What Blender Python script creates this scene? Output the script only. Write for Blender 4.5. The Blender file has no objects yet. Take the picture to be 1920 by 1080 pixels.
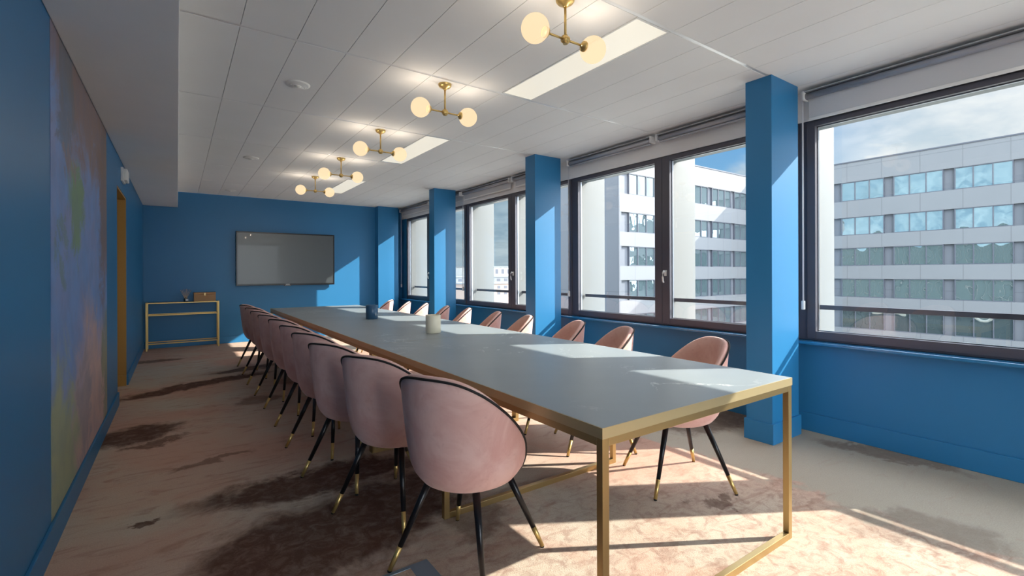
import bpy, bmesh, math, random
from mathutils import Vector, Matrix, noise
from math import sin, cos, pi, radians

S = bpy.context.scene
COL = S.collection
random.seed(7)

# ------------------------------------------------------------------ camera
cam_d = bpy.data.cameras.new('camera')
cam = bpy.data.objects.new('camera', cam_d)
COL.objects.link(cam)
cam_d.sensor_width = 36
cam_d.lens = 891.12 / 1920 * 36
cam_d.shift_y = -27 / 1920
cam_d.clip_start = 0.02
cam_d.clip_end = 3000
cam.matrix_world = (Matrix.Translation((0, 0, 1.24)) @ Matrix.Rotation(-radians(35.161), 4, 'Z')
                    @ Matrix.Rotation(pi / 2, 4, 'X') @ Matrix.Rotation(-radians(.1892), 4, 'Z'))
S.camera = cam

# ------------------------------------------------------------------ light and exposure
S.view_settings.view_transform = 'Standard'
S.view_settings.look = 'None'
S.view_settings.gamma = 1
S.view_settings.use_curve_mapping = False
S.view_settings.exposure = 1.42
S.cycles.max_bounces = 10
S.cycles.diffuse_bounces = 6
S.cycles.transparent_max_bounces = 12
S.cycles.use_denoising = True
S.cycles.sample_clamp_indirect = 6

SUN_DIR = Vector((1, -.585, .68)).normalized()
SUN_STRENGTH = 4.6
SKY = .40
BULB_W = 2.0
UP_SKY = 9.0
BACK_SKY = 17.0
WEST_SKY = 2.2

sun_d = bpy.data.lights.new('sun', 'SUN')
sun_d.energy = SUN_STRENGTH
sun_d.color = (1.0, .93, .84)
sun_d.angle = radians(.53)
sun = bpy.data.objects.new('sun', sun_d)
sun.rotation_euler = SUN_DIR.to_track_quat('Z', 'Y').to_euler()
sun.location = (30, -18, 22)
COL.objects.link(sun)


class NT:
    """small helper for node trees"""
    def __init__(s, tree):
        s.t = tree
        s.n = tree.nodes
        s.l = tree.links

    def new(s, typ, **kw):
        nd = s.n.new(typ)
        for k, v in kw.items():
            setattr(nd, k, v)
        return nd

    def put(s, sock, v):
        if hasattr(v, 'node') or isinstance(v, bpy.types.NodeSocket):
            s.l.new(v, sock)
        else:
            sock.default_value = v

    def math(s, op, a, b=0.0, c=None, clamp=False):
        nd = s.new('ShaderNodeMath', operation=op, use_clamp=clamp)
        s.put(nd.inputs[0], a)
        s.put(nd.inputs[1], b)
        if c is not None:
            s.put(nd.inputs[2], c)
        return nd.outputs[0]

    def vmath(s, op, a, b=(0, 0, 0)):
        nd = s.new('ShaderNodeVectorMath', operation=op)
        s.put(nd.inputs[0], a)
        if op == 'SCALE':
            s.put(nd.inputs[3], b)
        else:
            s.put(nd.inputs[1], b)
        return nd.outputs[1] if op in ('LENGTH', 'DOT_PRODUCT') else nd.outputs[0]

    def ramp(s, fac, lo, hi, a=0.0, b=1.0, mode='SMOOTHSTEP'):
        nd = s.new('ShaderNodeMapRange', interpolation_type=mode)
        s.put(nd.inputs[0], fac)
        for i, v in zip((1, 2, 3, 4), (lo, hi, a, b)):
            nd.inputs[i].default_value = v
        return nd.outputs[0]

    def mix(s, fac, a, b, mode='MIX'):
        nd = s.new('ShaderNodeMix', data_type='RGBA', blend_type=mode)
        s.put(nd.inputs[0], fac)
        for i, v in ((6, a), (7, b)):
            if isinstance(v, tuple):
                v = (*v[:3], 1)
            s.put(nd.inputs[i], v)
        return nd.outputs[2]

    def noise(s, vec, scale, detail=4, rough=.5, dist=0.0, col=False):
        nd = s.new('ShaderNodeTexNoise')
        s.put(nd.inputs['Vector'], vec)
        nd.inputs['Scale'].default_value = scale
        nd.inputs['Detail'].default_value = detail
        nd.inputs['Roughness'].default_value = rough
        nd.inputs['Distortion'].default_value = dist
        return nd.outputs[1 if col else 0]

    def mapping(s, vec, loc=(0, 0, 0), rot=(0, 0, 0), scale=(1, 1, 1), typ='POINT'):
        nd = s.new('ShaderNodeMapping', vector_type=typ)
        s.put(nd.inputs[0], vec)
        nd.inputs[1].default_value = loc
        nd.inputs[2].default_value = rot
        nd.inputs[3].default_value = scale
        return nd.outputs[0]


def lin(r, g=None, b=None):
    """sRGB 0-255 to linear"""
    c = (r, r, r) if g is None else (r, g, b)
    return tuple(((v / 255 + .055) / 1.055) ** 2.4 if v > 10 else v / 255 / 12.92 for v in c)


# ------------------------------------------------------------------ sky
W = bpy.data.worlds.new('sky')
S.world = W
W.use_nodes = True
w = NT(W.node_tree)
w.n.clear()
tc = w.new('ShaderNodeTexCoord').outputs['Generated']
sep = w.new('ShaderNodeSeparateXYZ')
w.put(sep.inputs[0], tc)
zc = w.math('MAXIMUM', sep.outputs[2], 0.0)
den = w.math('ADD', zc, .22)
comb = w.new('ShaderNodeCombineXYZ')
w.put(comb.inputs[0], w.math('DIVIDE', sep.outputs[0], den))
w.put(comb.inputs[1], w.math('DIVIDE', sep.outputs[1], den))
plane = comb.outputs[0]
clouds = w.noise(w.vmath('ADD', plane, (3.1, 1.7, 0)), 1.1, 7, .58, .25)
detail = w.noise(plane, 3.1, 6, .6, .2)
mask = w.ramp(w.math('ADD', clouds, w.math('MULTIPLY', w.math('SUBTRACT', detail, .5), .25)), .44, .58)
toward = w.vmath('DOT_PRODUCT', tc, (SUN_DIR.x, SUN_DIR.y, 0))
bright = w.ramp(toward, -.2, .75)
# more cloud towards the sun's side
mask = w.math('MAXIMUM', mask, w.ramp(toward, .44, .62, 0, .97))
mask = w.math('MAXIMUM', mask, w.ramp(toward, .30, .12, 0, .88))
blue = w.mix(w.ramp(sep.outputs[2], 0, .45), lin(150, 205, 240), lin(70, 145, 220))
grey = w.mix(w.ramp(detail, .3, .7), lin(120, 150, 170), lin(175, 200, 212))
white = w.mix(w.ramp(detail, .3, .68), lin(205, 220, 232), lin(252, 253, 255))
cl = w.mix(bright, grey, white)
blue = w.mix(bright, w.mix(.45, blue, lin(110, 150, 180)), blue)
skyc = w.mix(mask, blue, cl)
haze = w.ramp(sep.outputs[2], .0, .10, .55, 0.0)
skyc = w.mix(haze, skyc, lin(190, 205, 215))
bg = w.new('ShaderNodeBackground')
# unseen sky overhead, behind and west boosted to light room and facade opposite
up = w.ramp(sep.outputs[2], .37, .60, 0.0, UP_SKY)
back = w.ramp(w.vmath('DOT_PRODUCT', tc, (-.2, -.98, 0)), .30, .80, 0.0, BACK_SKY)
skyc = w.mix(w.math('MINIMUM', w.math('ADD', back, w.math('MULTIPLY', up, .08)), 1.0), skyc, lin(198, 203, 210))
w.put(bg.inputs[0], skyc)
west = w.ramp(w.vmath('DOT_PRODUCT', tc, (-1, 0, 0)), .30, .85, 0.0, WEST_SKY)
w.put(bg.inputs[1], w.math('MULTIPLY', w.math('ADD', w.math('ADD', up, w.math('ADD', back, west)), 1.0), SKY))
out = w.new('ShaderNodeOutputWorld')
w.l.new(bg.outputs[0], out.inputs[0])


# ------------------------------------------------------------------ materials
def mat(name, color, rough=.5, metal=0.0, spec=.5, sheen=0.0, bump=0.0, bscale=200, coat=0.0):
    m = bpy.data.materials.new(name)
    m.use_nodes = True
    t = NT(m.node_tree)
    b = t.n['Principled BSDF']
    tcn = t.new('ShaderNodeTexCoord').outputs['Object']
    v = t.noise(tcn, 2.3, 3, .5)
    c0 = tuple(x * .96 for x in color)
    c1 = tuple(min(1, x * 1.04) for x in color)
    t.put(b.inputs['Base Color'], t.mix(v, c0, c1))
    b.inputs['Roughness'].default_value = rough
    b.inputs['Metallic'].default_value = metal
    b.inputs['Specular IOR Level'].default_value = spec
    b.inputs['Sheen Weight'].default_value = sheen
    b.inputs['Coat Weight'].default_value = coat
    if bump:
        bn = t.new('ShaderNodeBump')
        bn.inputs['Strength'].default_value = bump
        bn.inputs['Distance'].default_value = .002
        t.put(bn.inputs['Height'], t.noise(tcn, bscale, 3, .6))
        t.l.new(bn.outputs[0], b.inputs['Normal'])
    return m


def emit_mat(name, color, strength, base=(.30, .29, .26)):
    m = bpy.data.materials.new(name)
    m.use_nodes = True
    t = NT(m.node_tree)
    b = t.n['Principled BSDF']
    b.inputs['Base Color'].default_value = (*base, 1)
    b.inputs['Roughness'].default_value = .35
    b.inputs['Emission Color'].default_value = (*color, 1)
    b.inputs['Emission Strength'].default_value = strength
    return m


def glass_mat(name, tint=(1, 1, 1), refl=.06, rough=0.0, bump=0.0, power=4.0, grazing=.6):
    m = bpy.data.materials.new(name)
    m.use_nodes = True
    t = NT(m.node_tree)
    t.n.clear()
    tr = t.new('ShaderNodeBsdfTransparent')
    tr.inputs[0].default_value = (*tint, 1)
    gl = t.new('ShaderNodeBsdfGlossy')
    gl.inputs['Roughness'].default_value = rough
    lw = t.new('ShaderNodeLayerWeight')
    lw.inputs[0].default_value = .5
    f = t.math('POWER', lw.outputs['Facing'], power)
    f = t.math('MULTIPLY_ADD', f, grazing, refl)
    mx = t.new('ShaderNodeMixShader')
    t.put(mx.inputs[0], f)
    t.l.new(tr.outputs[0], mx.inputs[1])
    t.l.new(gl.outputs[0], mx.inputs[2])
    o = t.new('ShaderNodeOutputMaterial')
    t.l.new(mx.outputs[0], o.inputs[0])
    return m


BLUE = lin(38, 114, 163)
M = {}
M['blue'] = mat('blue wall paint', BLUE, .42, spec=.45, bump=.05, bscale=90)
M['blue_gloss'] = mat('blue gloss paint', BLUE, .22, spec=.7)
M['white'] = mat('white paint', lin(236, 236, 235), .6, spec=.3)
M['tile'] = mat('ceiling tile', lin(236, 236, 235), .8, spec=.2, bump=.08, bscale=300)
M['bar'] = mat('ceiling grid steel', lin(225, 225, 225), .3, .35)
M['dark'] = mat('ceiling void', lin(70, 70, 70), .9)
M['frame'] = mat('anthracite window paint', lin(84, 83, 92), .38, .2, .5)
M['brass'] = mat('brushed brass', lin(206, 176, 112), .36, .75)
M['brass_sat'] = mat('satin brass', lin(186, 160, 110), .34, .85)
M['edge'] = mat('brass table edge', lin(208, 188, 142), .36, .6)
M['black'] = mat('black lacquered metal', lin(26, 26, 30), .32, .3)
M['pipe'] = mat('black piping', lin(18, 14, 16), .7)
M['plastic'] = mat('white plastic', lin(232, 232, 230), .4)
M['ochre'] = mat('ochre paint', lin(168, 126, 52), .5)
M['rubber'] = mat('black rubber', lin(20, 20, 20), .8)
M['blind'] = mat('grey blind fabric', lin(200, 202, 206), .8, bump=.05, bscale=500)
M['blind_box'] = mat('grey aluminium profile', lin(176, 178, 184), .45, .5)
M['fin'] = mat('white facade panel', lin(104, 107, 107), .6)
M['spandrel'] = mat('dark spandrel glass', lin(72, 84, 86), .3)
M['facade'] = mat('pale facade cladding', lin(170, 171, 173), .6)
M['steel'] = mat('brushed steel', lin(150, 155, 162), .3, .9)
M['screen'] = mat('black glass screen', lin(52, 58, 60), .36, 0, .9, coat=.25)
M['tvframe'] = mat('black plastic bezel', lin(14, 15, 20), .3)
M['cream'] = mat('cream ceramic', lin(224, 218, 196), .35)
M['bluepot'] = mat('slate blue ceramic', lin(44, 84, 118), .35)
M['wood'] = mat('varnished oak', lin(158, 112, 58), .4, bump=.1, bscale=60)
M['reed'] = mat('reed stick', lin(196, 176, 150), .7)
M['paper'] = mat('white paper label', lin(240, 240, 240), .7)
M['panel'] = emit_mat('light panel diffuser', lin(255, 246, 226), .27)


def globe_mat():
    m = bpy.data.materials.new('opal glass globe')
    m.use_nodes = True
    t = NT(m.node_tree)
    t.n.clear()
    e = t.new('ShaderNodeEmission')
    e.inputs[0].default_value = (1.0, .735, .45, 1)
    e.inputs[1].default_value = .43
    tr = t.new('ShaderNodeBsdfTransparent')
    mx = t.new('ShaderNodeMixShader')
    mx.inputs[0].default_value = .3
    t.l.new(e.outputs[0], mx.inputs[1])
    t.l.new(tr.outputs[0], mx.inputs[2])
    o = t.new('ShaderNodeOutputMaterial')
    t.l.new(mx.outputs[0], o.inputs[0])
    return m


M['globe'] = globe_mat()
M['cord'] = mat('white cord', lin(232, 232, 235), .5)
M['asphalt'] = mat('pale concrete ground', lin(190, 186, 178), .9)
M['bounce_mat'] = mat('pale bounce slab', lin(136, 134, 128), .9)  # pale surface of the added slab that bounces sun indoors
M['glass'] = glass_mat('window glass', (.97, .985, .98), .035)
M['amber'] = glass_mat('diffuser bottle glass', (.75, .72, .66), .12, .05)


def velvet():
    m = bpy.data.materials.new('dusty pink velvet')
    m.use_nodes = True
    t = NT(m.node_tree)
    b = t.n['Principled BSDF']
    oc = t.new('ShaderNodeTexCoord').outputs['Object']
    n1 = t.noise(oc, 5.0, 5, .62, .8)
    n2 = t.noise(oc, 17.0, 4, .6, .6)
    c = t.mix(t.ramp(n1, .35, .68), lin(214, 166, 157), lin(228, 190, 181))
    c = t.mix(t.ramp(n2, .55, .75, 0, .35), c, lin(196, 144, 136))
    t.put(b.inputs['Base Color'], c)
    b.inputs['Roughness'].default_value = .85
    b.inputs['Sheen Weight'].default_value = .35
    b.inputs['Sheen Roughness'].default_value = .4
    b.inputs['Sheen Tint'].default_value = (1, .86, .82, 1)
    b.inputs['Specular IOR Level'].default_value = .2
    bn = t.new('ShaderNodeBump')
    bn.inputs['Strength'].default_value = .25
    bn.inputs['Distance'].default_value = .003
    t.put(bn.inputs['Height'], n2)
    t.l.new(bn.outputs[0], b.inputs['Normal'])
    return m


M['velvet'] = velvet()


def carpet():
    m = bpy.data.materials.new('painterly carpet')
    m.use_nodes = True
    t = NT(m.node_tree)
    b = t.n['Principled BSDF']
    p = t.new('ShaderNodeNewGeometry').outputs['Position']
    sepp = t.new('ShaderNodeSeparateXYZ')
    t.put(sepp.inputs[0], p)
    big = t.noise(p, .75, 3, .5, .3)
    mid = t.noise(p, 2.6, 6, .62, 1.2)
    str_ = t.noise(t.mapping(p, scale=(1.2, 4.2, 1), rot=(0, 0, radians(20))), 2.2, 7, .68, 1.6)
    fine = t.noise(p, 14, 6, .7, .8)
    grain = t.noise(p, 160, 3, .7)
    base = t.mix(t.ramp(big, .38, .62), lin(200, 186, 168), lin(204, 164, 144))
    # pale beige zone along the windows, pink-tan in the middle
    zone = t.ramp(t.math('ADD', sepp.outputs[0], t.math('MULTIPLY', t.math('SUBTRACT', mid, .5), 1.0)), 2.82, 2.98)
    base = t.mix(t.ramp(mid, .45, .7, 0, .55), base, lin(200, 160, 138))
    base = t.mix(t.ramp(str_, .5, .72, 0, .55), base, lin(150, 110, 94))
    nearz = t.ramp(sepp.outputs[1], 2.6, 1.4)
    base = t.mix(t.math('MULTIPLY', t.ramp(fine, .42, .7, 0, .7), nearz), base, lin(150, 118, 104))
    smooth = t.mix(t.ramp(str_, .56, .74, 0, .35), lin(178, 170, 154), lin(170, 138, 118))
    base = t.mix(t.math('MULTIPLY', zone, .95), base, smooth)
    # dark brown dye patches
    nv = t.noise(p, 2.4, 6, .66, .6, col=True)
    nv = t.vmath('SUBTRACT', nv, (.5, .5, .5))
    nv2 = t.vmath('SUBTRACT', t.noise(p, 9, 5, .65, .4, col=True), (.5, .5, .5))
    wp = t.vmath('ADD', p, t.vmath('SCALE', nv, .55))
    wp = t.vmath('ADD', wp, t.vmath('SCALE', nv2, .16))
    tot = None
    blobs = [(.72, 3.02, .66, .21, 0, 1), (.72, 2.42, .84, .34, 18, 1), (.35, 2.15, .55, .18, 12, .85),
             (-.28, 4.74, .30, .25, 8, 1), (-.12, 4.42, .20, .07, 10, .8), (.20, 6.42, .90, .17, 28, 1),
             (.75, 7.15, .45, .13, 20, .9),
             (-.22, 8.55, .30, .13, 10, .8), (-.12, 3.02, .08, .05, 0, 1), (.38, 1.80, .26, .20, 0, .7),
             (3.62, 2.35, .60, .24, -15, .75), (3.1, 3.0, .45, .3, 0, .7), (2.36, 1.47, .14, .06, -10, .7),
             (3.95, 1.15, .10, .42, 6, .55), (.62, 5.3, .22, .16, 20, .6), (.2, 3.75, .25, .05, 12, .6),
             (2.1, 3.9, .5, .3, 20, .7), (1.25, 2.05, .18, .14, 0, .55), (1.5, 6.0, .5, .4, 0, .6),
             (1.9, .6, .3, .18, 30, .45), (2.9, .75, .22, .3, 30, .4)]
    for (x, y, rx, ry, a, s) in blobs:
        q = t.mapping(wp, loc=(x, y, 0), rot=(0, 0, radians(a)), scale=(rx, ry, 50), typ='TEXTURE')
        d = t.vmath('LENGTH', q)
        v = t.ramp(d, 1.25, .72, 0, s)
        tot = v if tot is None else t.math('MAXIMUM', tot, v)
    tot = t.math('MULTIPLY', tot, t.ramp(fine, .25, .6, .72, 1))
    base = t.mix(t.math('MULTIPLY', tot, .93), base, lin(74, 44, 34))
    base = t.mix(t.ramp(grain, .3, .7, .0, .22), base, lin(120, 96, 84))
    t.put(b.inputs['Base Color'], base)
    b.inputs['Roughness'].default_value = .95
    b.inputs['Specular IOR Level'].default_value = .15
    bn = t.new('ShaderNodeBump')
    bn.inputs['Strength'].default_value = .5
    bn.inputs['Distance'].default_value = .004
    t.put(bn.inputs['Height'], grain)
    t.l.new(bn.outputs[0], b.inputs['Normal'])
    return m


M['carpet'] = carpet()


def mural_mat():
    m = bpy.data.materials.new('abstract wall mural')
    m.use_nodes = True
    t = NT(m.node_tree)
    b = t.n['Principled BSDF']
    p = t.new('ShaderNodeNewGeometry').outputs['Position']
    warp = t.vmath('SCALE', t.vmath('SUBTRACT', t.noise(p, 2.0, 8, .72, .9, col=True), (.5, .5, .5)), 1.25)
    wp = t.vmath('ADD', p, warp)
    col = lin(86, 116, 172)
    tex = t.noise(p, 2.2, 6, .65, .8)
    c = t.mix(t.ramp(tex, .35, .7), lin(112, 150, 206), lin(136, 148, 194))
    # (y, z, ry, rz, colour, strength)
    for (y, z, ry, rz, cc, s) in [(4.3, 2.45, 1.6, .50, lin(140, 114, 104), .95), (4.9, 1.9, .35, .75, lin(128, 104, 92), .9),
                                  (3.3, 2.1, .2, .3, lin(96, 110, 120), .6), (3.65, 1.62, .28, .26, lin(120, 150, 110), .95),
                                  (3.4, 1.85, .2, .1, lin(150, 124, 116), .7), (3.15, 1.3, .15, .1, lin(110, 138, 120), .6),
                                  (4.35, .30, .85, .62, lin(196, 166, 158), .95), (3.2, .25, .45, .50, lin(160, 170, 136), .95),
                                  (4.95, .5, .2, .5, lin(128, 136, 104), .8), (3.95, .45, .25, .3, lin(128, 134, 150), .6)]:
        q = t.mapping(wp, loc=(0, y, z), scale=(50, ry, rz), typ='TEXTURE')
        d = t.vmath('LENGTH', q)
        c = t.mix(t.ramp(d, 1.35, .70, 0, s), c, cc)
    c = t.mix(t.ramp(t.noise(p, 6, 5, .6), .35, .7, 0, .25), c, lin(90, 108, 140))
    t.put(b.inputs['Base Color'], c)
    b.inputs['Roughness'].default_value = .6
    return m


M['mural'] = mural_mat()


def tabletop_mat():
    m = bpy.data.materials.new('dark marble laminate')
    m.use_nodes = True
    t = NT(m.node_tree)
    b = t.n['Principled BSDF']
    p = t.new('ShaderNodeNewGeometry').outputs['Position']
    c = t.mix(t.ramp(t.noise(p, 1.6, 5, .6), .35, .65), lin(140, 150, 156), lin(146, 156, 161))
    vein = t.noise(p, 1.5, 7, .62, 1.8)
    v = t.math('ABSOLUTE', t.math('SUBTRACT', vein, .5))
    v = t.ramp(v, .010, .0, 0, 1)
    gate = t.ramp(t.noise(p, 1.1, 2, .5), .56, .66)
    for (x, y, rr) in ((1.93, 1.32, .34), (1.75, 2.55, .22)):
        g = t.vmath('LENGTH', t.vmath('SUBTRACT', p, (x, y, .75)))
        gate = t.math('MAXIMUM', gate, t.ramp(g, rr, rr * .6))
    v = t.math('MULTIPLY', v, gate)
    v2 = t.math('ABSOLUTE', t.math('SUBTRACT', t.noise(t.mapping(p, rot=(0, 0, .8)), 2.4, 6, .6, 1.2), .5))
    v2 = t.math('MULTIPLY', t.ramp(v2, .006, 0, 0, .5), t.ramp(t.noise(p, 1.7, 2, .5), .58, .7))
    c = t.mix(t.math('MAXIMUM', v, v2), c, lin(214, 220, 218))
    t.put(b.inputs['Base Color'], c)
    b.inputs['Roughness'].default_value = .40
    b.inputs['Specular IOR Level'].default_value = .9
    return m


M['top'] = tabletop_mat()


def cladding(name, c0, c1, sx, sz):
    """large facade panels with thin dark joints, in metres"""
    m = bpy.data.materials.new(name)
    m.use_nodes = True
    t = NT(m.node_tree)
    b = t.n['Principled BSDF']
    p = t.new('ShaderNodeNewGeometry').outputs['Position']
    s = t.new('ShaderNodeSeparateXYZ')
    t.put(s.inputs[0], p)
    xy = t.math('ADD', s.outputs[0], s.outputs[1])
    fx = t.math('ABSOLUTE', t.math('SUBTRACT', t.math('FRACT', t.math('DIVIDE', xy, sx)), .5))
    fx = t.ramp(fx, .5 - .04 / sx, .5 - .02 / sx)
    fz = t.math('ABSOLUTE', t.math('SUBTRACT', t.math('FRACT', t.math('DIVIDE', t.math('ADD', s.outputs[2], .55), sz)), .5))
    fz = t.ramp(fz, .5 - .04 / sz, .5 - .02 / sz)
    j = t.math('MAXIMUM', fx, fz)
    c = t.mix(t.noise(p, .3, 4, .6), c0, c1)
    c = t.mix(t.math('MULTIPLY', j, .45), c, tuple(x * .35 for x in c0))
    t.put(b.inputs['Base Color'], c)
    b.inputs['Roughness'].default_value = .55
    return m


M['clad'] = cladding('light grey cladding', lin(92, 95, 99), lin(98, 101, 105), 3.1, 3.3)
M['clad_dark'] = cladding('mid grey cladding', lin(78, 82, 90), lin(84, 88, 95), 6.0, 30)
M['office_glass'] = None


def mirror_glass():
    m = bpy.data.materials.new('coated office glazing')
    m.use_nodes = True
    t = NT(m.node_tree)
    t.n.clear()
    df = t.new('ShaderNodeBsdfDiffuse')
    df.inputs[0].default_value = (*lin(58, 70, 74), 1)
    gl = t.new('ShaderNodeBsdfGlossy')
    gl.inputs['Color'].default_value = (.86, .97, 1, 1)
    gl.inputs['Roughness'].default_value = .0
    p = t.new('ShaderNodeNewGeometry').outputs['Position']
    bn = t.new('ShaderNodeBump')
    bn.inputs['Strength'].default_value = .35
    bn.inputs['Distance'].default_value = .02
    t.put(bn.inputs['Height'], t.noise(p, 1.1, 1, .4))
    t.l.new(bn.outputs[0], gl.inputs['Normal'])
    mx = t.new('ShaderNodeMixShader')
    mx.inputs[0].default_value = .36
    t.l.new(df.outputs[0], mx.inputs[1])
    t.l.new(gl.outputs[0], mx.inputs[2])
    o = t.new('ShaderNodeOutputMaterial')
    t.l.new(mx.outputs[0], o.inputs[0])
    return m


M['office_glass'] = mirror_glass()
M['office_frame'] = mat('dark glazing frame', lin(62, 66, 76), .5)
M['stone'] = mat('tan render', lin(120, 106, 98), .8)
M['city_white'] = mat('white render', lin(140, 141, 140), .8)
M['city_grey'] = mat('grey render', lin(98, 102, 106), .8)
M['city_roof'] = mat('clay roof', lin(112, 92, 84), .8)
M['hill'] = mat('distant green hill', lin(70, 86, 92), .95)


# ------------------------------------------------------------------ mesh helpers
class MB:
    def __init__(s):
        s.b = bmesh.new()

    def box(s, x0, x1, y0, y1, z0, z1, bevel=0.0):
        vs = [s.b.verts.new((x, y, z)) for x in (x0, x1) for y in (y0, y1) for z in (z0, z1)]
        fs = [(0, 1, 3, 2), (4, 6, 7, 5), (0, 4, 5, 1), (2, 3, 7, 6), (0, 2, 6, 4), (1, 5, 7, 3)]
        faces = [s.b.faces.new([vs[i] for i in f]) for f in fs]
        if bevel:
            edges = list({e for f in faces for e in f.edges})
            bmesh.ops.bevel(s.b, geom=edges, offset=bevel, segments=2, profile=.5, affect='EDGES')
        return s

    def tube(s, p0, p1, r0, r1=None, n=16, caps=True):
        r1 = r0 if r1 is None else r1
        p0, p1 = Vector(p0), Vector(p1)
        d = (p1 - p0).normalized()
        a = d.orthogonal().normalized()
        c = d.cross(a)
        A = [s.b.verts.new(p0 + (a * cos(2 * pi * i / n) + c * sin(2 * pi * i / n)) * r0) for i in range(n)]
        B = [s.b.verts.new(p1 + (a * cos(2 * pi * i / n) + c * sin(2 * pi * i / n)) * r1) for i in range(n)]
        for i in range(n):
            f = s.b.faces.new([A[i], A[(i + 1) % n], B[(i + 1) % n], B[i]])
            f.smooth = True
        if caps:
            s.b.faces.new(A[::-1])
            s.b.faces.new(B)
        return s

    def path(s, pts, r, n=8, closed=False):
        pts = [Vector(p) for p in pts]
        k = len(pts)
        rings = []
        up = Vector((0, 0, 1))
        for i, p in enumerate(pts):
            q = pts[(i + 1) % k] if (closed or i < k - 1) else p
            o = pts[i - 1] if (closed or i > 0) else p
            d = (q - o).normalized()
            a = d.cross(up)
            a = a.normalized() if a.length > 1e-4 else d.orthogonal().normalized()
            c = d.cross(a).normalized()
            rings.append([s.b.verts.new(p + (a * cos(2 * pi * j / n) + c * sin(2 * pi * j / n)) * r) for j in range(n)])
        for i in range(k if closed else k - 1):
            A, B = rings[i], rings[(i + 1) % k]
            for j in range(n):
                f = s.b.faces.new([A[j], A[(j + 1) % n], B[(j + 1) % n], B[j]])
                f.smooth = True
        if not closed:
            s.b.faces.new(rings[0])
            s.b.faces.new(rings[-1][::-1])
        return s

    def lathe(s, prof, cx=0, cy=0, n=32, axis='Z', smooth=True, origin=(0, 0, 0), direction=None):
        """profile of (r, h) turned about an axis"""
        d = Vector(direction).normalized() if direction else Vector((0, 0, 1))
        a = d.orthogonal().normalized()
        c = d.cross(a)
        o = Vector(origin) + Vector((cx, cy, 0))
        rings = []
        for r, h in prof:
            if r < 1e-6:
                rings.append([s.b.verts.new(o + d * h)])
            else:
                rings.append([s.b.verts.new(o + d * h + (a * cos(2 * pi * j / n) + c * sin(2 * pi * j / n)) * r) for j in range(n)])
        for A, B in zip(rings, rings[1:]):
            for j in range(n):
                k = (j + 1) % n
                if len(A) == 1 and len(B) == 1:
                    continue
                if len(A) == 1:
                    vs = [A[0], B[k], B[j]]
                elif len(B) == 1:
                    vs = [A[j], A[k], B[0]]
                else:
                    vs = [A[j], A[k], B[k], B[j]]
                f = s.b.faces.new(vs)
                f.smooth = smooth
        return s

    def sphere(s, c, r, seg=32):
        n = 16
        return s.lathe([(r * sin(pi * i / n) if 0 < i < n else 0, -r * cos(pi * i / n)) for i in range(n + 1)], n=seg, origin=c)

    def build(s, name, material, parent=None, loc=None):
        bmesh.ops.recalc_face_normals(s.b, faces=s.b.faces)
        me = bpy.data.meshes.new(name)
        s.b.to_mesh(me)
        s.b.free()
        o = bpy.data.objects.new(name, me)
        COL.objects.link(o)
        for m in (material if isinstance(material, (list, tuple)) else [material]):
            me.materials.append(m)
        if parent:
            o.parent = parent
        if loc:
            o.location = loc
        return o


def tag(o, label=None, cat=None, group=None, kind=None):
    for k, v in (('label', label), ('category', cat), ('group', group), ('kind', kind)):
        if v:
            o[k] = v
    return o


def thing(name, label, cat, loc=(0, 0, 0), rz=0.0, group=None):
    o = bpy.data.objects.new(name, None)
    o.empty_display_size = .1
    COL.objects.link(o)
    o.location = loc
    o.rotation_euler = (0, 0, rz)
    return tag(o, label, cat, group)


KIDS = {}


def children(o):
    return [c for c in bpy.data.objects if c.parent == o]


def copy_tree(o, parent=None):
    c = o.copy()
    COL.objects.link(c)
    c.parent = parent
    for ch in children(o):
        copy_tree(ch, c)
    return c


def struct(name, mb, material, parent=None):
    o = mb.build(name, material, parent)
    if not parent:
        o['kind'] = 'structure'
    return o


# ------------------------------------------------------------------ room shell
LX, BY, H, WX, FY = -.467, 9.996, 2.669, 4.06, -3.6
SOFZ = 2.40
PITCH = 2.675
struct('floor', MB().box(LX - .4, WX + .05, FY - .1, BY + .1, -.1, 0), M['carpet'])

# left wall with the doorway niche
DY0, DY1, DZ = 5.86, 6.865, 2.10
lw_ = MB()
lw_.box(LX - .15, LX, FY, DY0, 0, H)
lw_.box(LX - .15, LX, DY1, BY, 0, H)
lw_.box(LX - .15, LX, DY0, DY1, DZ, H)
struct('wall_left', lw_, M['blue'])
d = MB()
d.box(LX - .30, LX - .002, DY1 - .02, DY1 - .0005, 0, DZ - .0005)
d.box(LX - .30, LX - .002, DY0 + .0005, DY0 + .02, 0, DZ - .0005)
d.box(LX - .30, LX - .002, DY0 + .02, DY1 - .02, DZ - .02, DZ - .0005)
door = struct('door_1', d, M['ochre'])
door['label'] = 'ochre painted doorway lining in the blue left wall'
leaf = MB().box(LX - .32, LX - .28, DY0 + .02, DY1 - .02, .005, DZ - .02).build('door_leaf', M['ochre'], door)
MB().tube((LX - .27, DY0 + .10, 1.03), (LX - .225, DY0 + .10, 1.03), .011).tube((LX - .23, DY0 + .10, 1.03), (LX - .23, DY0 + .21, 1.03), .009).build('door_handle', M['steel'], door)
MB().box(LX - .28, LX - .003, DY1 - .032, DY1 - .02, 0, .12).build('door_skirting', M['ochre'], door)

struct('wall_back', MB().box(LX - .15, WX + .2, BY, BY + .15, 0, H), M['blue'])
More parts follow.
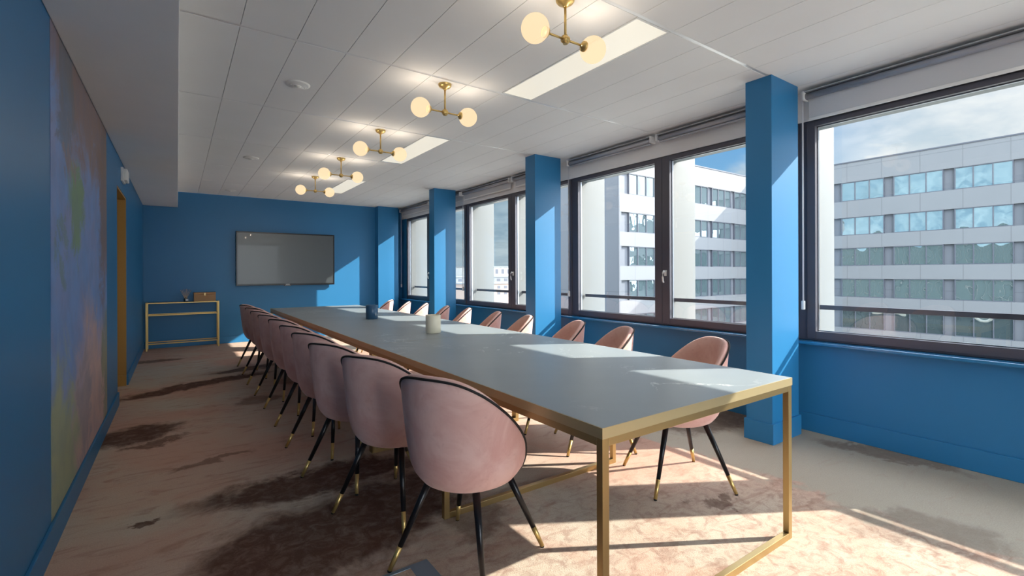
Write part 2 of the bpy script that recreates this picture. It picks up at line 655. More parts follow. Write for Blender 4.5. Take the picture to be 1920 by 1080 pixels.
# unseen wall behind the camera, wide window added to light the room
fw = MB().box(LX - .15, .05, FY - .15, FY, 0, H).box(3.75, WX + .2, FY - .15, FY, 0, H)
fw.box(.05, 3.75, FY - .15, FY, 0, .08).box(.05, 3.75, FY - .15, FY, 2.58, H)
struct('wall_front', fw, M['white'])
w6 = MB().box(.05, .11, FY - .10, FY - .04, .08, 2.58).box(3.69, 3.75, FY - .10, FY - .04, .08, 2.58).box(.11, 3.69, FY - .10, FY - .04, .08, .14).box(.11, 3.69, FY - .10, FY - .04, 2.52, 2.58).box(1.87, 1.93, FY - .10, FY - .04, .14, 2.52)
w6 = struct('window_6', w6, M['frame'])
MB().box(.11, 1.87, FY - .075, FY - .067, .14, 2.52).build('pane', M['glass'], w6)
MB().box(1.93, 3.69, FY - .075, FY - .067, .14, 2.52).build('pane', M['glass'], w6)
# parapet below the windows and white band above them
rw = MB()
EDGES0 = 1.755 - 2 * PITCH
rw.box(WX, 4.28, FY, BY, -.1, .70)
rw.box(WX, 4.28, 9.747, BY, .70, 2.44).box(WX, 4.28, FY, EDGES0, .70, 2.44)
struct('wall_right', rw, M['blue'])
struct('trim_1', MB().box(WX + .0, 4.30, FY, BY, 2.432, H + .1), M['white'])
struct('trim_2', MB().box(WX - .100, WX + .06, FY, BY, .686, .709, .007), M['blue_gloss'])
# dropped ceiling box above the left wall
struct('trim_3', MB().box(LX + .001, .012, FY + .001, BY - .001, SOFZ, H + .05, .004), M['white'])

# baseboards
struct('baseboard_left', MB().box(LX, LX + .014, FY, DY0, 0, .125, .003).box(LX, LX + .014, DY1, BY, 0, .125, .003), M['blue'])
struct('baseboard_back', MB().box(LX + .014, 3.46, BY - .014, BY, 0, .125, .003), M['blue'])
struct('baseboard_right', MB().box(WX - .016, WX, FY, BY, 0, .14, .004), M['blue'])

# pillars
for i, y in enumerate((-1.05, 1.72, 4.487, 7.217)):
    p = MB().box(3.502, 3.905, y, y + .191, 0, H)
    o = struct('wall_pillar', p, M['blue'])
    o['label'] = ('square blue painted pillar behind the camera', 'blue painted pillar beside the near end of the table',
                  'blue painted pillar halfway along the windows', 'farthest free-standing blue pillar')[i]
    MB().box(3.488, 3.919, y - .014, y + .205, 0, .15, .004).build('plinth', M['blue'], o)
o = struct('wall_pillar', MB().box(3.462, 3.905, 9.80, BY - .0005, 0, H), M['blue'])
o['label'] = 'blue pillar standing against the back wall'
MB().box(3.448, 3.919, 9.786, BY - .001, 0, .15, .004).build('plinth', M['blue'], o)

# ceiling: void slab, tiles and white steel cross bars
YS = [3.13 + 1.38 * k for k in range(-5, 6)]
XS = [.30 * k for k in range(0, 14)]
PANELS = [(2.1, k) for k in (-1, 1, 3, 5)]      # x, cell index relative to y = 3.13 - 1.38


def cell(k):
    return 3.13 + 1.38 * (k - 2), 3.13 + 1.38 * (k - 1)


panel_cells = [cell(-1), cell(1), cell(3), cell(5)]
ceil = MB().box(LX - .15, WX + .2, FY, BY, H + .02, H + .08)
ceilo = struct('ceiling', ceil, M['dark'])
tl = MB()
for a, b_ in zip(YS, YS[1:]):
    for x in XS[:-1]:
        y0, y1 = a + .012, min(b_ - .012, BY - .003)
        y0 = max(y0, FY + .003)
        if y1 - y0 < .05:
            continue
        if abs(x - 2.1) < .01 and any(abs(a - pc[0]) < .02 for pc in panel_cells):
            continue
        tl.box(x + .0015 + (.013 if x == 0 else 0), x + .2985, y0, y1, H, H + .018, .0012)
tl.box(3.903, WX - .001, FY + .003, BY - .003, H, H + .018, .001)
tl.build('ceiling_tiles', M['tile'], ceilo)
bars = MB()
for y in YS:
    if FY < y < BY - .05:
        bars.box(.014, 3.9, y - .012, y + .012, H + .0015, H + .012, .002)
bars.build('ceiling_grid', M['bar'], ceilo)

# ------------------------------------------------------------------ windows
EDGES = [1.755 + PITCH * k for k in range(-2, 3)] + [9.745]      # module edges along the facade
MIDS = [(a + b) / 2 for a, b in zip(EDGES, EDGES[1:])]
MIDS[-1] = 8.60


def make_window(n, y0, y1, mid):
    root = MB()
    xa, xb = 4.072, 4.135
    zb, zt = .712, 2.432
    root.box(xa, xb, y0, y0 + .03, zb, zt).box(xa, xb, y1 - .03, y1, zb, zt)
    root.box(xa, xb, y0 + .03, y1 - .03, zb, zb + .03).box(xa, xb, y0 + .03, y1 - .03, zt - .03, zt)
    w_ = struct('window_%d' % n, root, M['frame'])
    for (a, b_, wa, wb) in ((y0 + .032, mid - .001, .060, .090), (mid + .001, y1 - .032, .090, .060)):
        s_ = MB()
        s_.box(4.058, 4.125, a, a + wa, zb + .012, zt - .012, .003)
        s_.box(4.058, 4.125, b_ - wb, b_, zb + .012, zt - .012, .003)
        s_.box(4.058, 4.125, a + wa, b_ - wb, zb + .012, zb + .072, .003)
        s_.box(4.058, 4.125, a + wa, b_ - wb, zt - .052, zt - .012, .003)
        so = s_.build('sash', M['frame'], w_)
        # inner glazing bead, light spacer
        bead = MB()
        g = .006
        for (c0, c1, e0, e1) in ((a + wa, a + wa + g, zb + .072, zt - .052), (b_ - wb - g, b_ - wb, zb + .072, zt - .052),
                                 (a + wa, b_ - wb, zb + .072, zb + .072 + g), (a + wa, b_ - wb, zt - .052 - g, zt - .052)):
            bead.box(4.098, 4.118, c0, c1, e0, e1)
        bead.build('glazing_bead', M['steel'], so)
        MB().box(4.104, 4.112, a + wa + .001, b_ - wb - .001, zb + .073, zt - .053).build('pane', M['glass'], so)
    # handle on the sash nearest the camera side of the mullion
    hy = mid - .045
    h = MB()
    h.box(4.048, 4.058, hy - .014, hy + .014, 1.21, 1.27, .003)
    pts = [(4.052, hy, 1.255), (4.022, hy, 1.262), (4.010, hy, 1.240), (4.006, hy, 1.20), (4.012, hy, 1.16), (4.020, hy, 1.145)]
    h.path(pts, .008, 10)
    h.build('window_handle', M['plastic'], w_)
    # guard rail outside
    MB().box(4.235, 4.265, y0 + .03, y1 - .03, .943, .980, .003).build('guard_rail', M['frame'], w_)
    return w_


for n, (a, b_, m_) in enumerate(zip(EDGES, EDGES[1:], MIDS)):
    num = {0: 5, 1: 1, 2: 2, 3: 3, 4: 4}[n]
    make_window(num, a, b_, m_)

# outer skin of this building: spandrels and white vertical fins
fac = MB()
fac.box(4.14, 4.285, FY, BY, .60, .735)
fac.box(4.14, 4.29, FY, BY, 2.40, 2.56)
fac.box(4.19, 4.30, -34, FY, -18, 7.5)
fac.box(4.19, 4.30, BY, 60, -18, 7.5)
fac.box(4.285, 4.30, FY, BY, -18, .72)
fac.box(4.301, 4.32, FY, BY, 2.42, 7.5)
fa = struct('wall_outside', fac, M['spandrel'])
fins = MB()
fy = [EDGES[0] - 1.3375 * k for k in range(1, 22)] + EDGES + MIDS + [EDGES[-1] + 1.3375 * k for k in range(1, 36)]
for yb in sorted(fy):
    fins.box(4.17 if FY < yb < BY else 4.29, 4.605, yb - .015, yb + .035, -18, 7.4)
fins.build('facade_fins', M['fin'], fa)

# ------------------------------------------------------------------ roller blinds
def blind(y0, y1, drop, label, cord=None, white=True):
    t_ = thing('roller_blind', label, 'blind', (3.99, (y0 + y1) / 2, 2.64), 0, 'roller blinds above the windows')
    L = (y1 - y0) / 2
    hs = MB()
    hs.box(-.028, .045, -L, L, -.008, .0, .001)
    hs.tube((.008, -L, -.035), (.008, L, -.035), .024, n=20)
    hs.build('roller', M['blind_box'], t_)
    for s in (-1, 1):
        MB().box(-.032, .05, s * L + (0 if s > 0 else -.018), s * L + (.018 if s > 0 else 0), -.065, .004, .004).build('bracket', M['plastic'], t_)
    zb = 2.64 - .06
    if drop:
        MB().box(.030, .0325, -L + .01, L - .01, -drop, -.03).build('fabric', M['blind'], t_)
        MB().box(.024, .038, -L + .01, L - .01, -drop - .022, -drop, .003).build('bottom_bar', M['plastic'], t_)
    else:
        MB().box(.000, .014, -L + .01, L - .01, -.078, -.062, .003).build('bottom_bar', M['blind_box'], t_)
    if cord is not None:
        c = MB()
        yy = cord
        c.tube((.012, yy, -.03), (.012, yy, -1.63), .0028, n=6)
        c.tube((.026, yy, -.03), (.026, yy, -1.63), .0028, n=6)
        c.build('pull_cord', M['cord'], t_)
        MB().box(.004, .034, yy - .011, yy + .011, -1.69, -1.62, .006).build('cord_weight', M['plastic'], t_)
    return t_


blind(-.85, 1.70, .20, 'partly lowered grey roller blind over the nearest window, right of the near pillar', cord=2.55 / 2 + .03)
blind(1.93, 3.078, 0, 'rolled-up grey roller blind just left of the near pillar')
blind(3.171, 4.425, 0, 'rolled-up grey roller blind beside the middle pillar, left of the other rolled-up one', cord=1.254 / 2 + .03)
blind(4.72, 5.62, .13, 'slightly lowered short roller blind behind the middle pillar', cord=None)
blind(5.72, 7.12, .13, 'slightly lowered roller blind between the middle and far pillars', cord=1.40 / 2 + .03)
blind(7.20, 8.35, .13, 'slightly lowered roller blind hidden partly by the far pillar', cord=None)
blind(8.45, 9.86, .13, 'farthest slightly lowered roller blind next to the back wall', cord=1.41 / 2 + .03)

# ------------------------------------------------------------------ ceiling light panels and speakers
names = {-1: 'white rectangular ceiling light panel behind the camera',
         1: 'nearest and largest rectangular ceiling light panel',
         3: 'middle one of the three rectangular ceiling light panels',
         5: 'farthest and smallest rectangular ceiling light panel'}
for k in (-1, 1, 3, 5):
    y0, y1 = cell(k)
    t_ = thing('ceiling_light_panel', names[k], 'ceiling light', (2.25, (y0 + y1) / 2, H), 0, 'flush light panels in the ceiling')
    L = (y1 - y0) / 2 - .014
    fr = MB()
    fr.box(-.147, -.135, -L, L, -.001, .016).box(.135, .147, -L, L, -.001, .016)
    fr.box(-.135, .135, -L, -L + .012, -.001, .016).box(-.135, .135, L - .012, L, -.001, .016)
    fr.build('frame', M['plastic'], t_)
    MB().box(-.135, .135, -L + .012, L - .012, .002, .010).build('diffuser', M['panel'], t_)
for i, y in enumerate((3.85, 6.60, 9.35)):
    t_ = thing('ceiling_speaker', ('nearest', 'middle', 'farthest')[i] + ' of the three round white ceiling speakers', 'speaker', (.745, y, H), 0, 'round speakers in the ceiling')
    MB().lathe([(0, -.012), (.055, -.014), (.060, -.010), (.070, -.010), (.084, -.006), (.088, .002)], n=40).build('grille_ring', M['plastic'], t_)
    MB().lathe([(0, -.020), (.022, -.020), (.026, -.012)], n=24).tube((.050, .01, -.016), (.050, .01, -.011), .006, n=10).tube((-.05, -.012, -.016), (-.05, -.012, -.011), .006, n=10).build('centre_cap', M['plastic'], t_)

# ------------------------------------------------------------------ pendant lamps
def pendant():
    t_ = thing('ceiling_lamp', 'x', 'lamp', (1.655, 1.86, H), 0, 'brass two-globe lamps above the table')
    MB().lathe([(0, -.040), (.012, -.040), (.020, -.030), (.040, -.024), (.048, -.014), (.050, 0)], n=32).build('canopy', M['brass'], t_)
    MB().tube((0, 0, -.035), (0, 0, -.205), .0065, n=14).tube((0, 0, -.045), (0, 0, -.030), .010, n=14).build('stem', M['brass'], t_)
    MB().lathe([(0, -.018), (.018, -.018), (.020, -.012), (.020, .012), (.018, .018), (0, .018)], n=24, origin=(0, 0, -.212), direction=(1, 0, 0)).tube((0, 0, -.235), (0, 0, -.19), .013, n=14).build('hub', M['brass'], t_)
    for s in (-1, 1):
        arm = MB().tube((s * .015, 0, -.212), (s * .125, 0, -.212), .006, n=12).build('arm', M['brass'], t_)
        MB().lathe([(0, 0), (.010, 0), (.016, .006), (.026, .012), (.028, .022), (.026, .030)], n=28, origin=(s * .112, 0, -.212), direction=(s, 0, 0)).build('socket_cup', M['brass'], arm)
        g = MB().sphere((s * .199, 0, -.212), .071).build('globe', M['globe'], t_)
        ld = bpy.data.lights.new('bulb_light', 'POINT')
        ld.energy = BULB_W
        ld.color = (1.0, .86, .70)
        ld.shadow_soft_size = 0
        lo = bpy.data.objects.new('bulb_light', ld)
        COL.objects.link(lo)
        lo.parent = g
        lo.location = (s * .199, 0, -.212)
    return t_


pl = pendant()
ords = ['nearest', 'second', 'third', 'fourth', 'farthest']
for i, y in enumerate((1.86, 3.22, 4.61, 6.00, 7.34)):
    o = pl if i == 0 else copy_tree(pl)
    o.location = (1.655, y, H)
    o['label'] = ('brass lamp with two glowing opal globes, ' + ('nearest to the camera, highest in view' if i == 0 else
                  'farthest one, lowest in view' if i == 4 else ords[i] + ' from the camera'))

# ------------------------------------------------------------------ conference tables
TX0, TX1, TY0, TY1 = 1.095, 2.348, 1.062, 7.605
SEAMS = [TY0, 3.27, 5.62, TY1]


def make_table(y0, y1, label, mid):
    t_ = thing('conference_table', label, 'table', ((TX0 + TX1) / 2, y0, 0), 0, 'tables set end to end as one long table')
    Wd = (TX1 - TX0) / 2
    L = y1 - y0 - .001
    MB().box(-Wd + .003, Wd - .003, .003, L - .003, .735, .7505).build('tabletop', M['top'], t_)
    e = MB()
    e.box(-Wd, Wd, 0, .003, .715, .750).box(-Wd, Wd, L - .003, L, .715, .750)
    e.box(-Wd, -Wd + .003, .003, L - .003, .715, .750).box(Wd - .003, Wd, .003, L - .003, .715, .750)
    e.build('edge_band', M['edge'], t_)
    MB().box(-Wd + .003, Wd - .003, .003, L - .003, .7155, .7345).build('core_board', M['black'], t_)
    MB().box(-Wd + .002, -Wd + .027, .03, L - .03, .688, .7145, .0015).build('side_rail', M['brass_sat'], t_)
    MB().box(Wd - .027, Wd - .002, .03, L - .03, .688, .7145, .0015).build('side_rail', M['brass_sat'], t_)
    th = .027
    for yy in [.002, L - .029] + ([1.093] if mid else []):
        f = MB()
        f.box(-Wd + .002, -Wd + .032, yy, yy + th, .0, .7148, .0015)
        f.box(Wd - .032, Wd - .002, yy, yy + th, .0, .7148, .0015)
        f.box(-Wd + .032, Wd - .032, yy, yy + th, .0, .030, .0015)
        f.box(-Wd + .032, Wd - .032, yy, yy + th, .688, .7148, .0015)
        f.build('leg_frame', M['brass_sat'], t_)
    return t_


make_table(SEAMS[0], SEAMS[1], 'nearest section of the long brass-framed table with dark marbled top', True)
make_table(SEAMS[1], SEAMS[2], 'middle section of the long brass-framed table, carrying the cream and blue pots', False)
make_table(SEAMS[2], SEAMS[3], 'farthest section of the long brass-framed table, closest to the screen', False)

# ------------------------------------------------------------------ velvet chairs
EK = [(0, .836), (15, .834), (28, .822), (42, .790), (55, .745), (70, .682), (84, .615), (96, .552), (105, .495), (111, .440), (115, .400), (120, .378), (128, .370), (180, .368)]


def interp(K, x):
    for (a, u), (b_, v) in zip(K, K[1:]):
        if x <= b_:
            t = (x - a) / (b_ - a)
            return u + (v - u) * t
    return K[-1][1]


RK = [(.356, .15), (.364, .185), (.375, .205), (.39, .220), (.42, .238), (.46, .252), (.55, .268), (.70, .284), (.85, .297)]


def R(z):
    for (a, u), (b_, v) in zip(RK, RK[1:]):
        if z <= b_:
            return u + (v - u) * (z - a) / (b_ - a)
    return RK[-1][1]


def edge_z(phi):
    a = abs((phi + 180) % 360 - 180)
    # averaged over a few degrees so that the rim runs in one soft curve
    return sum(interp(EK, abs(a + k)) if a + k <= 180 else EK[-1][1] for k in (-6, -4, -2, 0, 2, 4, 6)) / 7


def ringmesh(profile, n=120):
    """profile(phi) -> list of (r, z); phi 0 is the back (-x in the chair's frame)"""
    m = MB()
    rings = []
    for i in range(n):
        ph = 360 * i / n
        a = radians(180 + ph)
        rings.append([m.b.verts.new((r * cos(a), r * sin(a) * .985, z)) for r, z in profile(ph)])
    for i in range(n):
        A, B = rings[i], rings[(i + 1) % n]
        for j in range(len(A) - 1):
            f = m.b.faces.new([A[j], B[j], B[j + 1], A[j + 1]])
            f.smooth = True
    bmesh.ops.remove_doubles(m.b, verts=m.b.verts, dist=.0004)
    return m


def chair():
    t_ = thing('velvet_chair', 'x', 'chair', (0, 0, 0), 0)

    def outer(ph):
        ze = edge_z(ph)
        B = [(0, .356), (.06, .356), (.11, .357), (.15, .360), (.18, .367), (.205, .380), (.222, .400), (.236, .42)]
        P = [(r_, min(z_, ze)) if z_ < ze else (R(ze), ze) for r_, z_ in B]
        z0 = min(.42, ze)
        k = 12
        for i in range(1, k + 1):
            z = z0 + (ze - z0) * i / k
            P.append((R(z), z))
        re = R(ze)
        P += [(re - .006, ze + .003), (re - .014, ze + .001), (re - .018, ze - .012)]
        return P

    ringmesh(outer).build('shell', M['velvet'], t_)

    def inner(ph):
        ze = edge_z(ph)
        re = R(ze)
        if ze < .47:
            q = max(0, (ze - .37) / .10)
            zz = .40 + .03 * q
            return [(.175, zz)] * 6 + [(.175 - .003 * i, zz - .001 * i) for i in range(1, 9)] + [(.12, .39), (0, .39)]
        P = [(re - .010, ze - .012), (re - .009, ze + .002), (re - .013, ze + .009), (re - .022, ze + .013), (re - .034, ze + .009), (re - .042, ze - .004)]
        k = 8
        for i in range(1, k + 1):
            z = (ze - .006) + (.425 - (ze - .006)) * i / k
            bulge = .010 * sin(pi * i / k)
            P.append((max(.19, R(z) - .044 - bulge), z))
        P.append((.15, .424))
        P.append((.0, .424))
        return P

    ringmesh(inner).build('backrest', M['velvet'], t_)

    pts = []
    n = 120
    for i in range(n):
        ph = 360 * i / n
        a = radians(180 + ph)
        ze = edge_z(ph)
        r = R(ze) + .0005
        pts.append((r * cos(a), r * sin(a) * .985, ze + .002))
    MB().path(pts, .0052, 8, closed=True).build('piping', M['pipe'], t_)

    # seat cushion, slightly domed and reaching past the front lip
    seat = MB()
    prof = [(0, .364), (.13, .364), (.170, .370), (.194, .384), (.208, .405), (.214, .430), (.214, .455), (.208, .473), (.194, .486), (.16, .494), (.10, .499), (0, .501)]
    seat.lathe(prof, n=48, origin=(.030, 0, 0))
    seat.build('seat_cushion', M['velvet'], t_)
    MB().path([(.030 + .2105 * cos(2 * pi * i / 48), .2105 * sin(2 * pi * i / 48), .470) for i in range(48)], .0045, 8, closed=True).build('seat_piping', M['pipe'], t_)
    # four splayed tapered legs with brass tips
    for k in range(4):
        a = pi / 4 + k * pi / 2
        tp = Vector((cos(a) * .165, sin(a) * .165, .372))
        bt = Vector((cos(a) * .335, sin(a) * .335, .006))
        j = tp.lerp(bt, .745)
        r0, rj, r1 = .0165, .0112, .0095
        lg = MB().tube(tp, j, r0, rj, 16).build('leg', M['black'], t_)
        tip = MB()
        tip.tube(j, bt, rj + .0006, r1, 16)
        tip.build('brass_ferrule', M['brass'], lg)
        MB().tube((bt.x, bt.y, 0), (bt.x, bt.y, .008), .009, .009, 14).build('foot_glide', M['rubber'], lg)
    return t_


ch0 = chair()
LEFT = [(1.035, 1.80, 25), (.975, 2.445, 27), (.935, 3.00, 25), (.950, 3.60, 26), (.962, 4.16, 24), (.972, 4.80, 26), (.960, 5.38, 24), (.958, 5.97, 26), (.975, 6.62, 25), (.972, 7.24, 22)]
RIGHT = [(2.450, 1.77, 152), (2.480, 2.50, 150), (2.505, 3.03, 152), (2.480, 3.69, 153), (2.500, 4.25, 152), (2.510, 4.88, 152), (2.495, 5.39, 154), (2.510, 6.03, 152), (2.470, 6.53, 153), (2.470, 7.20, 150)]
ORD = ['first', 'second', 'third', 'fourth', 'fifth', 'sixth', 'seventh', 'eighth', 'ninth', 'tenth']
for side, L in (('left', LEFT), ('window', RIGHT)):
    for i, (x, y, a) in enumerate(L):
        o = ch0 if (side == 'left' and i == 0) else copy_tree(ch0)
        o.location = (x, y, 0)
        o.rotation_euler = (0, 0, radians(a))
        o['group'] = 'pink velvet chairs on the %s side of the table' % side
        if side == 'left':
            o['label'] = ('dusty pink velvet chair in the foreground, nearest of the left row' if i == 0 else
                          'dusty pink velvet chair, last of the left row before the screen wall' if i == 9 else
                          'dusty pink velvet chair, %s from the camera in the left row' % ORD[i])
        else:
            o['label'] = ('sunlit pink velvet chair nearest the camera on the window side, beside the near pillar' if i == 0 else
                          'sunlit pink velvet chair, last on the window side by the back wall' if i == 9 else
                          'sunlit pink velvet chair, %s from the camera on the window side' % ORD[i])

# ------------------------------------------------------------------ pots on the table
def pot(name, label, x, y, material, hgt, r):
    m = MB().lathe([(0, 0), (r - .004, 0), (r, .004), (r, hgt - .003), (r - .003, hgt), (r - .008, hgt - .002), (r - .010, hgt - .03), (0, hgt - .034)], n=40)
    o = m.build(name, material, None, (x, y, .751))
    return tag(o, label, 'pot')


pot('ceramic_pot', 'cream cylindrical pot standing on the middle of the table', 1.735, 3.60, M['cream'], .150, .062)
pot('ceramic_pot', 'slate blue cylindrical pot farther along the table', 1.735, 5.12, M['bluepot'], .152, .064)

# ------------------------------------------------------------------ television
tv = thing('television', 'large dark wall-mounted flat screen on the blue back wall', 'television', (1.733, 9.90, 1.53))
w2, h2 = .862, .497
bz = MB()
bz.box(-w2, w2, 0, .05, -h2, -h2 + .030, .003).box(-w2, w2, 0, .05, h2 - .022, h2, .003)
bz.box(-w2, -w2 + .022, 0, .05, -h2 + .03, h2 - .022, .003).box(w2 - .022, w2, 0, .05, -h2 + .03, h2 - .022, .003)
bz.box(-w2 + .02, w2 - .02, .012, .055, -h2 + .02, h2 - .02)
bz.build('bezel', M['tvframe'], tv)
MB().box(-w2 + .022, w2 - .022, .006, .012, -h2 + .030, h2 - .022).build('screen', M['screen'], tv)
MB().box(-.30, .30, .055, .0945, -.20, .20).build('wall_mount', M['black'], tv)
lg = MB()
lg.box(-.075, .055, -.012, 0, -h2 - .012, -h2 + .004, .002)
lg.build('sensor_bar', M['tvframe'], tv)
MB().box(-.040, .030, -.0045, -.001, -h2 + .012, -h2 + .020, .001).box(-.055, .045, -.0135, -.0121, -h2 - .007, -h2 - .003).build('silver_badge', M['plastic'], tv)

# ------------------------------------------------------------------ console table with a diffuser and a box
cn = thing('console_table', 'slim gold console table against the back wall', 'console table', (.09, 9.66, 0))
x0, x1, y1 = -.51, .505, .30
CZ = .785
for (a, b_) in ((x0, 0), (x1 - .024, 0), (x0, y1 - .024), (x1 - .024, y1 - .024)):
    MB().box(a, a + .024, b_, b_ + .024, 0, CZ - .022, .0015).build('leg', M['brass'], cn)
tp = MB()
for z, nm in ((CZ - .022, 'top_frame'), (.565, 'shelf_frame'), (.10, 'stretcher_frame')):
    m = MB()
    for yy in (0, y1 - .02):
        m.box(x0 + (.024 if z < .7 else 0), x1 - (.024 if z < .7 else 0), yy, yy + .016, z + .004, z + .020, .0015)
    for xx in (x0, x1 - .02):
        m.box(xx, xx + .02, .024, y1 - .024, z, z + .02, .0015)
    m.build(nm, M['brass'], cn)
M['smoke'] = glass_mat('smoked blue glass', lin(120, 160, 180), .08)
MB().box(x0 + .02, x1 - .02, .02, y1 - .02, CZ - .010, CZ - .002).build('glass_top', M['smoke'], cn)
MB().box(x0 + .021, x1 - .021, .021, y1 - .021, .570, .576).build('glass_shelf', M['smoke'], cn)

df = thing('reed_diffuser', 'small glass reed diffuser with thin sticks on the console', 'diffuser', (.117, 9.80, CZ - .0015))
MB().lathe([(0, 0), (.028, 0), (.031, .004), (.031, .045), (.024, .056), (.012, .062), (.012, .074), (.010, .074), (.009, .060), (.020, .052), (.027, .043), (.027, .006), (0, .005)], n=28).build('bottle', M['amber'], df)
MB().box(-.002, .036, -.0335, -.031, .012, .044).build('label', M['paper'], df)
for k in range(8):
    a = -1 + 2 * k / 7
    MB().tube((-a * .006, 0, .012), (a * .075, .012 * (-1) ** k, 0.215 - .02 * abs(a)), .003, n=6).build('reed', M['reed'], df)

bx = thing('wooden_box', 'small wooden lidded box on the right of the console', 'box', (.388, 9.80, CZ - .0015))
MB().box(-.158, .158, -.09, .09, 0, .118, .003).build('body', M['wood'], bx)
MB().box(-.160, .160, -.092, .092, .120, .152, .004).build('lid', M['wood'], bx)
MB().box(-.012, .012, -.098, -.092, .095, .140, .002).build('clasp', M['brass_sat'], bx)

# ------------------------------------------------------------------ mural, alarm, floor outlet
mu = MB().box(LX + .0003, LX + .0022, 2.945, 5.02, .128, SOFZ - .002).build('wall_mural', M['mural'])
tag(mu, 'floor-to-soffit abstract mural of blue, brown and green on the left wall', 'mural')
al = thing('emergency_light', 'small white emergency light box high on the left wall above the doorway', 'emergency light', (LX, 6.36, 2.268))
MB().box(0, .022, -.13, .13, -.070, .070, .004).build('back_plate', M['plastic'], al)
MB().box(.022, .052, -.115, .115, -.060, .060, .008).build('cover', M['plastic'], al)

fo = thing('floor_outlet', 'hinged metal floor outlet lid with carpet inlay in the foreground', 'floor outlet', (.735, 1.76, 0))
fr = MB()
for (a, b_, c, e) in ((-.145, .145, .118, .138), (-.145, .145, -.138, -.118), (-.145, -.125, -.118, .118)):
    fr.box(a, b_, c, e, 0, .006, .001)
M['lid'] = mat('blue grey metal lid', lin(132, 152, 168), .38, .35)
fr.build('lid_frame', M['lid'], fo)
MB().box(.062, .145, -.118, .118, 0, .0065, .001).build('cable_flap', M['lid'], fo)
MB().box(-.125, .062, -.118, .118, 0, .004).build('carpet_inlay', M['carpet'], fo)

# ------------------------------------------------------------------ the office building outside
XA, YB = 59.4, 31.3
ob = thing('office_building', 'large grey and white office block with rows of windows outside', 'building', (40, 30, -20))
ROWS = [(11.0, 8.95), (7.17, 5.25), (3.87, 1.95), (.57, -1.40), (-2.75, -4.75), (-6.1, -8.1), (-9.4, -11.4)]
ROOF = 13.1
off = Vector((-40, -30, 20))


def sh(*v):
    return v[0] - 40, v[1] - 40, v[2] - 30, v[3] - 30, v[4] + 20, v[5] + 20


def bands(m, x0, x1, y0, y1):
    zt = ROOF
    for (a, b_) in ROWS:
        m.box(*sh(x0, x1, y0, y1, a, zt))
        zt = b_
    m.box(*sh(x0, x1, y0, y1, -18, zt))


cl_ = MB()
bands(cl_, XA, XA + .4, -45, YB)
bands(cl_, 34.7, XA + .4, YB, YB + .4)
cl_.build('facade_bands', M['clad'], ob)
core = MB()
core.box(*sh(XA + .25, XA + 14, -45, YB + 12, -18, ROOF - .2))
core.box(*sh(34.95, XA + .25, YB + .25, YB + 12, -18, ROOF - .2))
core.build('facade_piers', M['clad_dark'], ob)
MB().box(*sh(34.6, 34.94, YB + .01, YB + 12, -18, ROOF)).build('end_wall', M['clad_dark'], ob)
cp = MB().box(*sh(XA - .06, XA + .5, -45, YB, ROOF - .02, ROOF + .10)).box(*sh(34.6, XA - .06, YB - .06, YB + .5, ROOF - .02, ROOF + .10))
cp.build('roof_coping', M['office_frame'], ob)
MB().tube(Vector((XA + .6, 30.4, ROOF - .2)) + off, Vector((XA + .6, 30.4, ROOF + 1.6)) + off, .04, n=8).tube(Vector((XA + .6, 29.2, ROOF + 1.45)) + off, Vector((XA + .6, 31.2, ROOF + 1.5)) + off, .03, n=6).tube(Vector((XA + .6, 29.6, ROOF + .6)) + off, Vector((XA + .6, 31.0, ROOF + .6)) + off, .03, n=6).build('roof_antenna', M['office_frame'], ob)


def bent_pane(u0, u1, z0, z1, sag, axis, d):
    """one pane with a slight bow; axis 'y' faces -x, axis 'x' faces -y"""
    m = MB()
    nu, nz = 6, 6
    g = []
    for i in range(nu + 1):
        row = []
        for j in range(nz + 1):
            u = u0 + (u1 - u0) * i / nu
            z = z0 + (z1 - z0) * j / nz
            a, b2 = 2 * i / nu - 1, 2 * j / nz - 1
            s_ = sag * (1 - a * a) * (1 - b2 * b2)
            row.append(m.b.verts.new(((d + s_, u, z) if axis == 'y' else (u, d + s_, z))))
        g.append(row)
    for i in range(nu):
        for j in range(nz):
            f = m.b.faces.new([g[i][j], g[i + 1][j], g[i + 1][j + 1], g[i][j + 1]])
            f.smooth = True
    return m


def office_window(axis, u0, n, pw, row, mirrored=False):
    z1, z0 = row
    wdt = n * pw
    d = .10
    fr = MB()
    t = .07

    def bx_(a, b_, c, e):
        if axis == 'y':
            fr.box(XA - 40 + .02, XA - 40 + .24, a - 30, b_ - 30, c + 20, e + 20)
        else:
            fr.box(a - 40, b_ - 40, YB - 30 + .02, YB - 30 + .24, c + 20, e + 20)
    bx_(u0, u0 + wdt, z0, z0 + t)
    bx_(u0, u0 + wdt, z1 - t, z1)
    for i in range(n + 1):
        c = u0 + i * pw
        bx_(c - t / 2 if 0 < i < n else (c if i == 0 else c - t), c + t / 2 if 0 < i < n else (c + t if i == 0 else c), z0 + t, z1 - t)
    wo = fr.build('window', M['office_frame'], ob)
    pn = MB()
    for i in range(n):
        a, b_ = u0 + i * pw + t / 2, u0 + (i + 1) * pw - t / 2
        sag = random.uniform(.004, .016) * random.choice((1, 1, -1))
        if axis == 'y':
            q = bent_pane(a - 30, b_ - 30, z0 + t + 20, z1 - t + 20, sag, 'y', XA - 40 + .12)
        else:
            q = bent_pane(a - 40, b_ - 40, z0 + t + 20, z1 - t + 20, sag, 'x', YB - 30 + .12)
        me = bpy.data.meshes.new('tmp')
        q.b.to_mesh(me)
        q.b.free()
        pn.b.from_mesh(me)
        bpy.data.meshes.remove(me)
    for f in pn.b.faces:
        f.smooth = True
    p_ = pn.build('pane', M['office_glass'], wo)


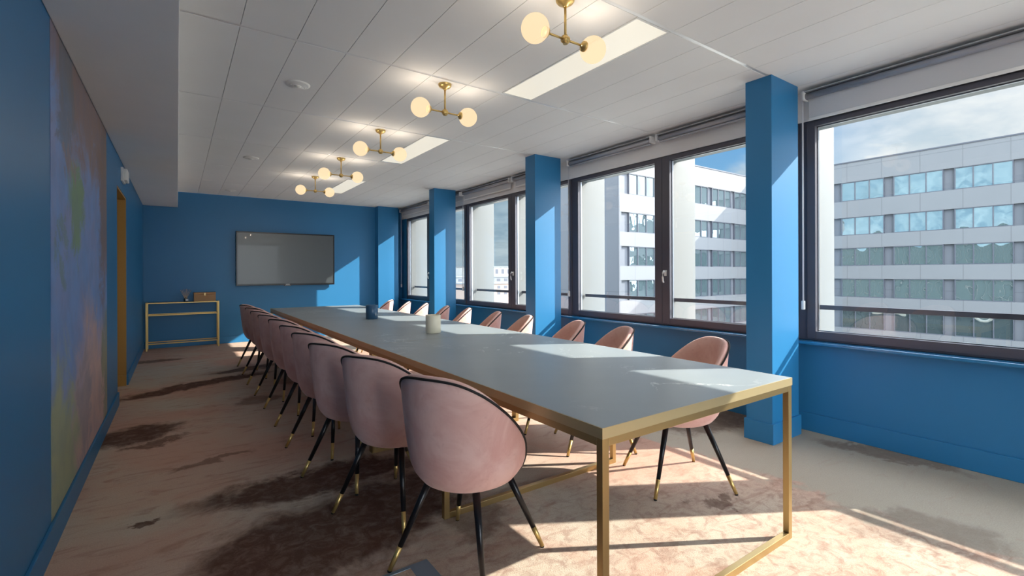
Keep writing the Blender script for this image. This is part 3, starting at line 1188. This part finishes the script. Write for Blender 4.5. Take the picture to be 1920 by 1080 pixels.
# wing parallel to this room: groups of three panes, y decreasing to the right in view
for row in ROWS[:6]:
    y = 21.78 + 4.635
    while y > 1.0:
        pw = 1.29
        office_window('y', y - 3 * pw, 3, pw, row)
        y -= 4.635
# wing at right angles, sunlit
for row in ROWS[:6]:
    x = 36.07
    while x < 58:
        office_window('x', x, 3, 1.305, row)
        x += 4.70

# ------------------------------------------------------------------ ground and city
struct('bounce_slab', MB().box(4.33, 30, -60, 70, -5.4, -4.8).box(29.6, 30, -60, 70, -5.4, -4.4), M['bounce_mat'])  # unseen slab below the sills, added to bounce sunlight onto the ceiling
struct('ground', MB().box(-200, 900, -400, 900, -18.3, -18), M['asphalt'])
hl = MB()
pts = [(200, 900, 9), (330, 880, 14), (450, 860, 10), (560, 820, 13), (700, 780, 8)]
for (x, y, r) in pts:
    hl.lathe([(0, r), (60, r * .8), (130, r * .3), (190, -1)], n=24, origin=(x, y, -6))
tag(hl.build('hill_ridge', M['hill']), kind='structure', label='hazy distant ridge on the horizon')


def city_block(name, label, x, y, wx, wy, z1, material, rows, per, winmat=None, roof=None):
    t_ = thing(name, label, 'building', (x, y, -18))
    MB().box(0, wx, 0, wy, 0, z1 + 18).build('walls', material, t_)
    k = 0
    for (a, b_) in rows:
        for i in range(per):
            u = wx * (i + .3) / per
            MB().box(u, u + wx * .45 / per, -.06, .02, a + 18, b_ + 18).build('window', M['office_frame'], t_)
    if roof:
        m = MB()
        v = [m.b.verts.new(c) for c in ((-.5, -.5, z1 + 18), (wx + .5, -.5, z1 + 18), (wx + .5, wy + .5, z1 + 18), (-.5, wy + .5, z1 + 18), (-.5, wy / 2, z1 + 18 + roof), (wx + .5, wy / 2, z1 + 18 + roof))]
        for f in ((0, 1, 5, 4), (2, 3, 4, 5), (1, 2, 5), (3, 0, 4), (0, 3, 2, 1)):
            m.b.faces.new([v[i] for i in f])
        m.build('roof', M['city_roof'], t_)
    else:
        MB().box(-.3, wx + .3, -.3, wy + .3, z1 + 18, z1 + 18.5).build('roof', M['city_grey'], t_)
    return t_


city_block('apartment_building', 'distant white block with dark window openings seen through the far window', 118, 205, 26, 16, 4.6, M['city_white'], [(1.2, 3.6)], 7)
city_block('apartment_building', 'distant white block left of the other one on the horizon', 84, 205, 26, 16, 3.4, M['city_white'], [(.4, 2.6)], 6)
city_block('apartment_building', 'long grey distant building below the white blocks', 92, 170, 60, 12, -.3, M['city_grey'], [(-1.9, -.9), (-3.9, -2.8)], 16)
city_block('apartment_building', 'tan distant building with two rows of windows', 80, 140, 40, 12, -2.4, M['stone'], [(-4.0, -3.1), (-6.1, -5.2)], 14)
city_block('house', 'low distant house with a pitched clay roof below the tan building', 62, 104, 12, 10, -7.8, M['city_white'], [(-10, -9)], 4, roof=2.6)
city_block('house', 'low distant house with a clay roof left of the other house', 48, 100, 11, 9, -8.4, M['city_white'], [(-10.5, -9.5)], 4, roof=2.4)
city_block('house', 'low distant house nearer the street with a clay roof', 54, 84, 12, 8, -10.2, M['stone'], [(-12.5, -11.5)], 4, roof=2.6)
